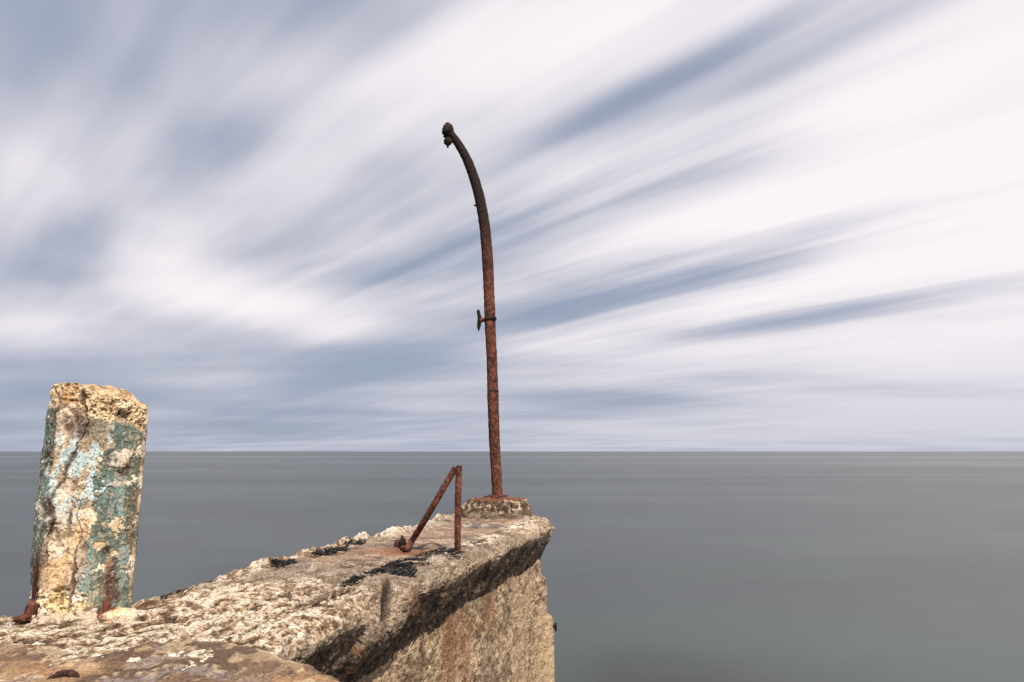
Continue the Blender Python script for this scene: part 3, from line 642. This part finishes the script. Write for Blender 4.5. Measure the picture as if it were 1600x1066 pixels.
PQ[..., 0] += np.where(PQ[..., 0] > 0.25, (PQ[..., 2] > .1) * (PQ[..., 2] - .1) * .55, 0)     # steeper on the right than on the left
x, y, z = PQ[..., 0], PQ[..., 1], PQ[..., 2]
q1 = fbm(x * 7, y * 7, z * 7, 211, 4); q2 = fbm(x * 22, y * 22, z * 22, 212, 4, .6); q3 = fbm(x * 55, y * 55, z * 55, 213, 2)
pn = gnormals(PQ, True); pn *= np.sign((pn[10] * np.stack([ox, oy, ox * 0], -1)).sum())
upper = ss(z + (q1 - .5) * .12, .07, .11) * ss(-z, -.262, -.24)
PQ2 = PQ + pn * ((q1 - .5) * .09 + upper * ((q2 - .5) * .085 + (q3 - .5) * .03))[..., None]
cq = np.zeros(PQ.shape) + np.array((.185, .145, .112)); cq = mixn(cq, (.27, .21, .155), ss(q2, .5, .6)); cq = mixn(cq, (.10, .075, .05), ss(q2, .45, .36))
cu = np.zeros(PQ.shape) + np.array((.145, .10, .07)); cu = mixn(cu, (.60, .49, .37), ss(q2 * .7 + q3 * .3, .575, .63)); cu = mixn(cu, (.055, .04, .03), ss(q2 * .7 + q3 * .3, .46, .39))
cq = cq * (1 - upper[..., None]) + cu * upper[..., None]
cq = mixn(cq, (.20, .075, .04), ss(z, .235, .255) * ss(q1, .3, .45) * .85); cq = mixn(cq, (.23, .09, .05), ss(x, .40, .46) * ss(q1, .4, .55) * .7)
plinth = mesh_np('concrete_plinth', PQ2, gridq(len(prof), 300, True), M_CONC, None, cq); plinth.location = PLB
tag(plinth, 'low rough concrete block under the bent rusty post', 'plinth')

# ------------------------------------------------------------------ bent davit post
YD = 9.95
pts = [(777.5, 779), (775.5, 740), (772.5, 690), (771, 640), (769.5, 600), (768.5, 560), (766.5, 520), (765, 480), (763.5, 440), (761.5, 400), (758, 360), (753.5, 330), (747, 300), (738.5, 272), (728.5, 247), (716, 225), (705, 210)]
D3 = [A(u, v, YD) for u, v in pts]
pxm = YD / FPX
DB = (D3[0][0], YD, D3[0][2])
dav = thing('davit_post', 'tall bent rusty iron davit post at the outer end of the jetty', 'post', DB)
wd_ = [7.6, 8.0, 8.3, 8.4, 8.6, 8.4, 8.3, 8.5, 8.6, 8.6, 8.8, 8.8, 8.6, 8.4, 8.0, 7.2, 6.4]
mast = tube('mast', D3, [w * pxm * 1.02 for w in wd_], M_METAL, dav, 420, 36, .0055, 20, 220, base=DB, dark=lambda t: ss(t, .48, .80) * .95)
# flaking sleeve seam and torn plates along the mast
def ringat(u, v, r, name, h=.03, s=0, parent=dav, amp=.004, ux=(0, 0, 1)):
    c0 = A(u, v, YD); ux = np.array(ux, float)
    return tube(name, [c0 - ux * h, c0 + ux * h], [r * .93, r, r, r * .9], M_METAL, parent, 14, 28, amp, 40, s, base=DB, dark=lambda t: t * 0 + .8)
ringat(770.3, 612, 9.0 * pxm, 'sleeve_seam', .035, 230, mast)
# base plate, collar and bolts
c0 = A(778, 780.5, YD); tube('base_plate', [c0 - np.array([0, 0, .035]), c0 + np.array([0, 0, .008])], [.27, .26, .22], M_METAL, dav, 8, 40, .016, 14, 232, base=DB)
c0 = A(777.5, 776, YD); tube('collar', [c0 - np.array([0, 0, .028]), c0 + np.array([0, 0, .022])], [.125, .125, .120], M_METAL, dav, 10, 32, .004, 30, 233, base=DB)
for a_ in (35, 145, 215, 325):
    bx = c0 + np.array([cos(radians(a_)) * .145, sin(radians(a_)) * .145, -.03]); tube('bolt', [bx, bx + np.array([0, 0, .05])], [.024, .024, .022], M_METAL, dav, 8, 6, .002, 50, 234, base=DB)
# horn cleat clamped to the mast
cl = ringat(765.8, 499, 9.8 * pxm, 'clamp_band', .020, 236, ux=(-.02, 0, 1))
h0, h1 = A(757, 500, YD), A(749.5, 500.5, YD); tube('cleat_arm', [h0, h1], [.030, .034, .050], M_METAL, cl, 16, 14, .005, 40, 237, base=DB, dark=lambda t: t * 0 + .3)
tube('cleat_horn', [A(747.2, 484.5, YD), A(747.8, 490, YD), A(749.5, 497, YD), A(749.3, 504, YD), A(748, 511, YD), A(747.6, 517, YD)], [.020, .026, .032, .036, .026, .012], M_METAL, cl, 40, 14, .006, 40, 238, base=DB, dark=lambda t: t * 0 + 1.0)
nb = A(774.5, 499, YD - .02); tube('clamp_bolt', [nb - np.array([.03, 0.06, 0]), nb + np.array([.012, -.05, 0])], [.026, .028, .02], M_METAL, cl, 10, 10, .004, 40, 239, base=DB, dark=lambda t: t * 0 + 1.0)
# head fitting: knob over a swivel eye
ck = lambda P: rust_col(P, 5, ss(fbm(P[..., 0] * 20, P[..., 1] * 20, P[..., 2] * 20, 241, 3), .70, .50) * .97) * np.array([1.0, 1.1, 1.15])
hb = A(700, 204, YD)
hd = ico_lump('head_knob', .092, M_METAL, dav, 242, .20, 2.0, (1.0, 1.0, 1.12), 40, 28, tuple(hb - np.array(DB)), ck, .05)
hc = A(699.5, 194.5, YD); ico_lump('cap_nut', .040, M_METAL, hd, 244, .14, 2.0, (1.0, 1.0, .75), 20, 14, tuple(hc - hb), ck, .05)
tube('head_flange', [A(692.5, 213.8, YD), A(709, 212.5, YD)], [.012, .03, .034, .02], M_METAL, dav, 24, 14, .006, 40, 246, base=DB, dark=lambda t: t * 0 + 1)
he = A(700, 221, YD - .02); sw = ico_lump('swivel_eye', .066, M_METAL, dav, 247, .14, 2.0, (1.0, 1.0, 1.0), 30, 20, tuple(he - np.array(DB)), ck, .06)
hn = A(699.6, 228.5, YD - .02); ico_lump('swivel_tip', .022, M_METAL, sw, 249, .1, 2.0, (.8, .8, 1.5), 14, 10, tuple(hn - he), ck, .05)
sp0 = A(743.5, 321, YD); ico_lump('rust_nodule', .022, M_METAL, mast, 250, .2, 2.0, (1.5, .8, .7), 14, 10, tuple(sp0 - np.array(DB)), ck, .05)

# ------------------------------------------------------------------ remains of the ladder rail
YU = G(715, 864)[1]
UB = G(715, 864)
rail = thing('ladder_rail', 'rusty handrail remnant of an upright and a leaning pipe near the jetty edge', 'handrail', tuple(UB))
U0, U1 = A(715, 867, YU), A(717.2, 727.5, YU)
tube('upright', [U0, (U0 + U1) / 2 + np.array([-.004, 0, 0]), U1], [.029, .030, .027], M_METAL, rail, 160, 24, .003, 45, 260, base=tuple(UB), hollow=True)
YF = G(637, 857)[1]
F0, F1_ = G(634, 857, .025), A(711.5, 731.5, YU + .01)
br = tube('leaning_pipe', [A(627, 856, YF), F0 + np.array([.01, 0, .0]), A(644, 845, YF - .02), (F0 + F1_) / 2 + np.array([.012, 0, 0]), A(711.5, 731, YU + .01)], [.024, .029, .030, .029, .028], M_METAL, rail, 180, 24, .003, 45, 262, base=tuple(UB))
f0 = A(626, 854, YF); tube('foot_bracket', [f0 + np.array([-.03, .0, -.035]), f0 + np.array([-.025, 0, .03]), f0 + np.array([.02, 0, .028])], [.030, .034, .024], M_METAL, br, 24, 14, .006, 40, 264, base=tuple(UB), dark=lambda t: t * 0 + .6)
tube('hooked_bolt', [A(629, 856, YF - .04), A(628, 848, YF - .04), A(628.5, 842, YF - .04), A(627.5, 836.5, YF - .04)], [.016, .020, .016, .005], M_METAL, br, 30, 12, .004, 40, 265, base=tuple(UB), dark=lambda t: t * 0 + .9)
tube('hooked_bolt', [A(628, 838, YF - .04), A(632, 845, YF - .04), A(633.5, 853, YF - .04)], [.006, .014, .016], M_METAL, br, 24, 12, .004, 40, 266, base=tuple(UB), dark=lambda t: t * 0 + .8)

# ------------------------------------------------------------------ crusts of black weed on the deck
from mathutils.bvhtree import BVHTree
def surf(xw, yw):                              # height of the cap slab at a place
    ok, hit, nn, ix = cap_o.ray_cast(Vector((xw - PB[0], yw - PB[1], 2 - SEA)), Vector((0, 0, -1)))
    return (hit.z + SEA) if ok else 0.0
bpy.context.view_layer.update()
def weed(label, poly, count, seed, hgt_=.016):
    pg = np.array([G(u, v)[:2] for u, v in poly]); cx, cy = pg.mean(0)
    r = random.Random(seed); V = []; Q = []
    def inside(px, py):
        k = False; j = len(pg) - 1
        for i in range(len(pg)):
            if (pg[i][1] > py) != (pg[j][1] > py) and px < (pg[j][0] - pg[i][0]) * (py - pg[i][1]) / (pg[j][1] - pg[i][1]) + pg[i][0]: k = not k
            j = i
        return k
    lo, hi = pg.min(0), pg.max(0); made = 0; tries = 0
    cz = surf(cx, cy)
    while made < count and tries < count * 40:
        tries += 1
        px, py = r.uniform(lo[0] - .03, hi[0] + .03), r.uniform(lo[1] - .05, hi[1] + .05)
        if not inside(px + r.gauss(0, .012), py + r.gauss(0, .03)): continue
        nzv = float(fbm(np.array([px * 9]), np.array([py * 7]), 0, seed, 3)[0])
        if nzv < (.30 if count != 420 else .36): continue
        zb_ = surf(px, py) + r.uniform(-.003, hgt_) * (nzv - .25) * 2.2
        a_ = r.uniform(0, 2 * pi); Ln = r.uniform(.012, .038); W = r.uniform(.003, .009)
        dx, dy = cos(a_), sin(a_); i0 = len(V); tw = r.uniform(-.8, .8); tl = r.uniform(-.4, .4)
        for s_ in range(4):
            f = s_ / 3 - .5; bend = (f * f - .1) * r.uniform(-.03, .05); ww = W * (1 - abs(f) * 1.3) + .001
            ox_, oy_ = px + dx * Ln * f, py + dy * Ln * f; oz_ = zb_ + bend + f * tl * Ln
            for sg in (-1, 1): V.append((ox_ - dy * ww * sg - cx, oy_ + dx * ww * sg - cy, oz_ + sg * ww * tw - cz))
        for s_ in range(3): k = i0 + s_ * 2; Q.append((k, k + 1, k + 3, k + 2))
        made += 1
    o = mesh_np('weed_crust', V, Q, M_WEED, None, None, False); o.location = (cx, cy, cz)
    return tag(o, label, 'weed', 'black weed crusts on the jetty')
weed('large black weed crust beside the rounded edge of the jetty', [(530, 917), (560, 905), (585, 893), (610, 880), (640, 872), (675, 878), (640, 884), (648, 894), (645, 902), (622, 900), (600, 894), (575, 904), (550, 915)], 5200, 401, .010)
weed('small dark weed crust left of the upright pipe foot', [(650, 868), (665, 861), (700, 862), (712, 866), (700, 876), (680, 872), (660, 874)], 420, 402, .010)['kind'] = 'stuff'
weed('black weed crust in a hollow of the seaward edge, nearest the pillar', [(424, 886), (440, 881), (458, 879), (462, 881), (450, 885), (430, 889)], 500, 403)
weed('long thin dark weed crust along the middle of the seaward edge', [(484, 871), (508, 862), (538, 858), (545, 861), (520, 865), (500, 870)], 600, 404)
weed('tiny black weed crust at the seaward edge behind the leaning pipe foot', [(535, 853), (560, 849), (580, 846), (560, 852), (540, 856)], 200, 405)
weed('dark weed crust round the foot of the upright pipe', [(700, 866), (708, 860), (724, 864), (726, 869), (712, 871)], 260, 406)

# ------------------------------------------------------------------ rusted iron hoop end in the screed
ho = G(98, 1064, .008)
hoop = tube('iron_hoop', [ho + np.array([-.062, -.03, -.03]), ho + np.array([-.05, 0, .004]), ho + np.array([-.01, .02, .022]), ho + np.array([.04, .015, .016]), ho + np.array([.06, .005, -.01])], [.009, .012, .013, .012, .008], M_METAL, None, 50, 14, .004, 40, 270, base=tuple(ho), dark=lambda t: t * 0 + .7)
hoop.location = tuple(ho); tag(hoop, 'dark rusted iron hoop end sticking out of the foreground screed', 'iron hoop')
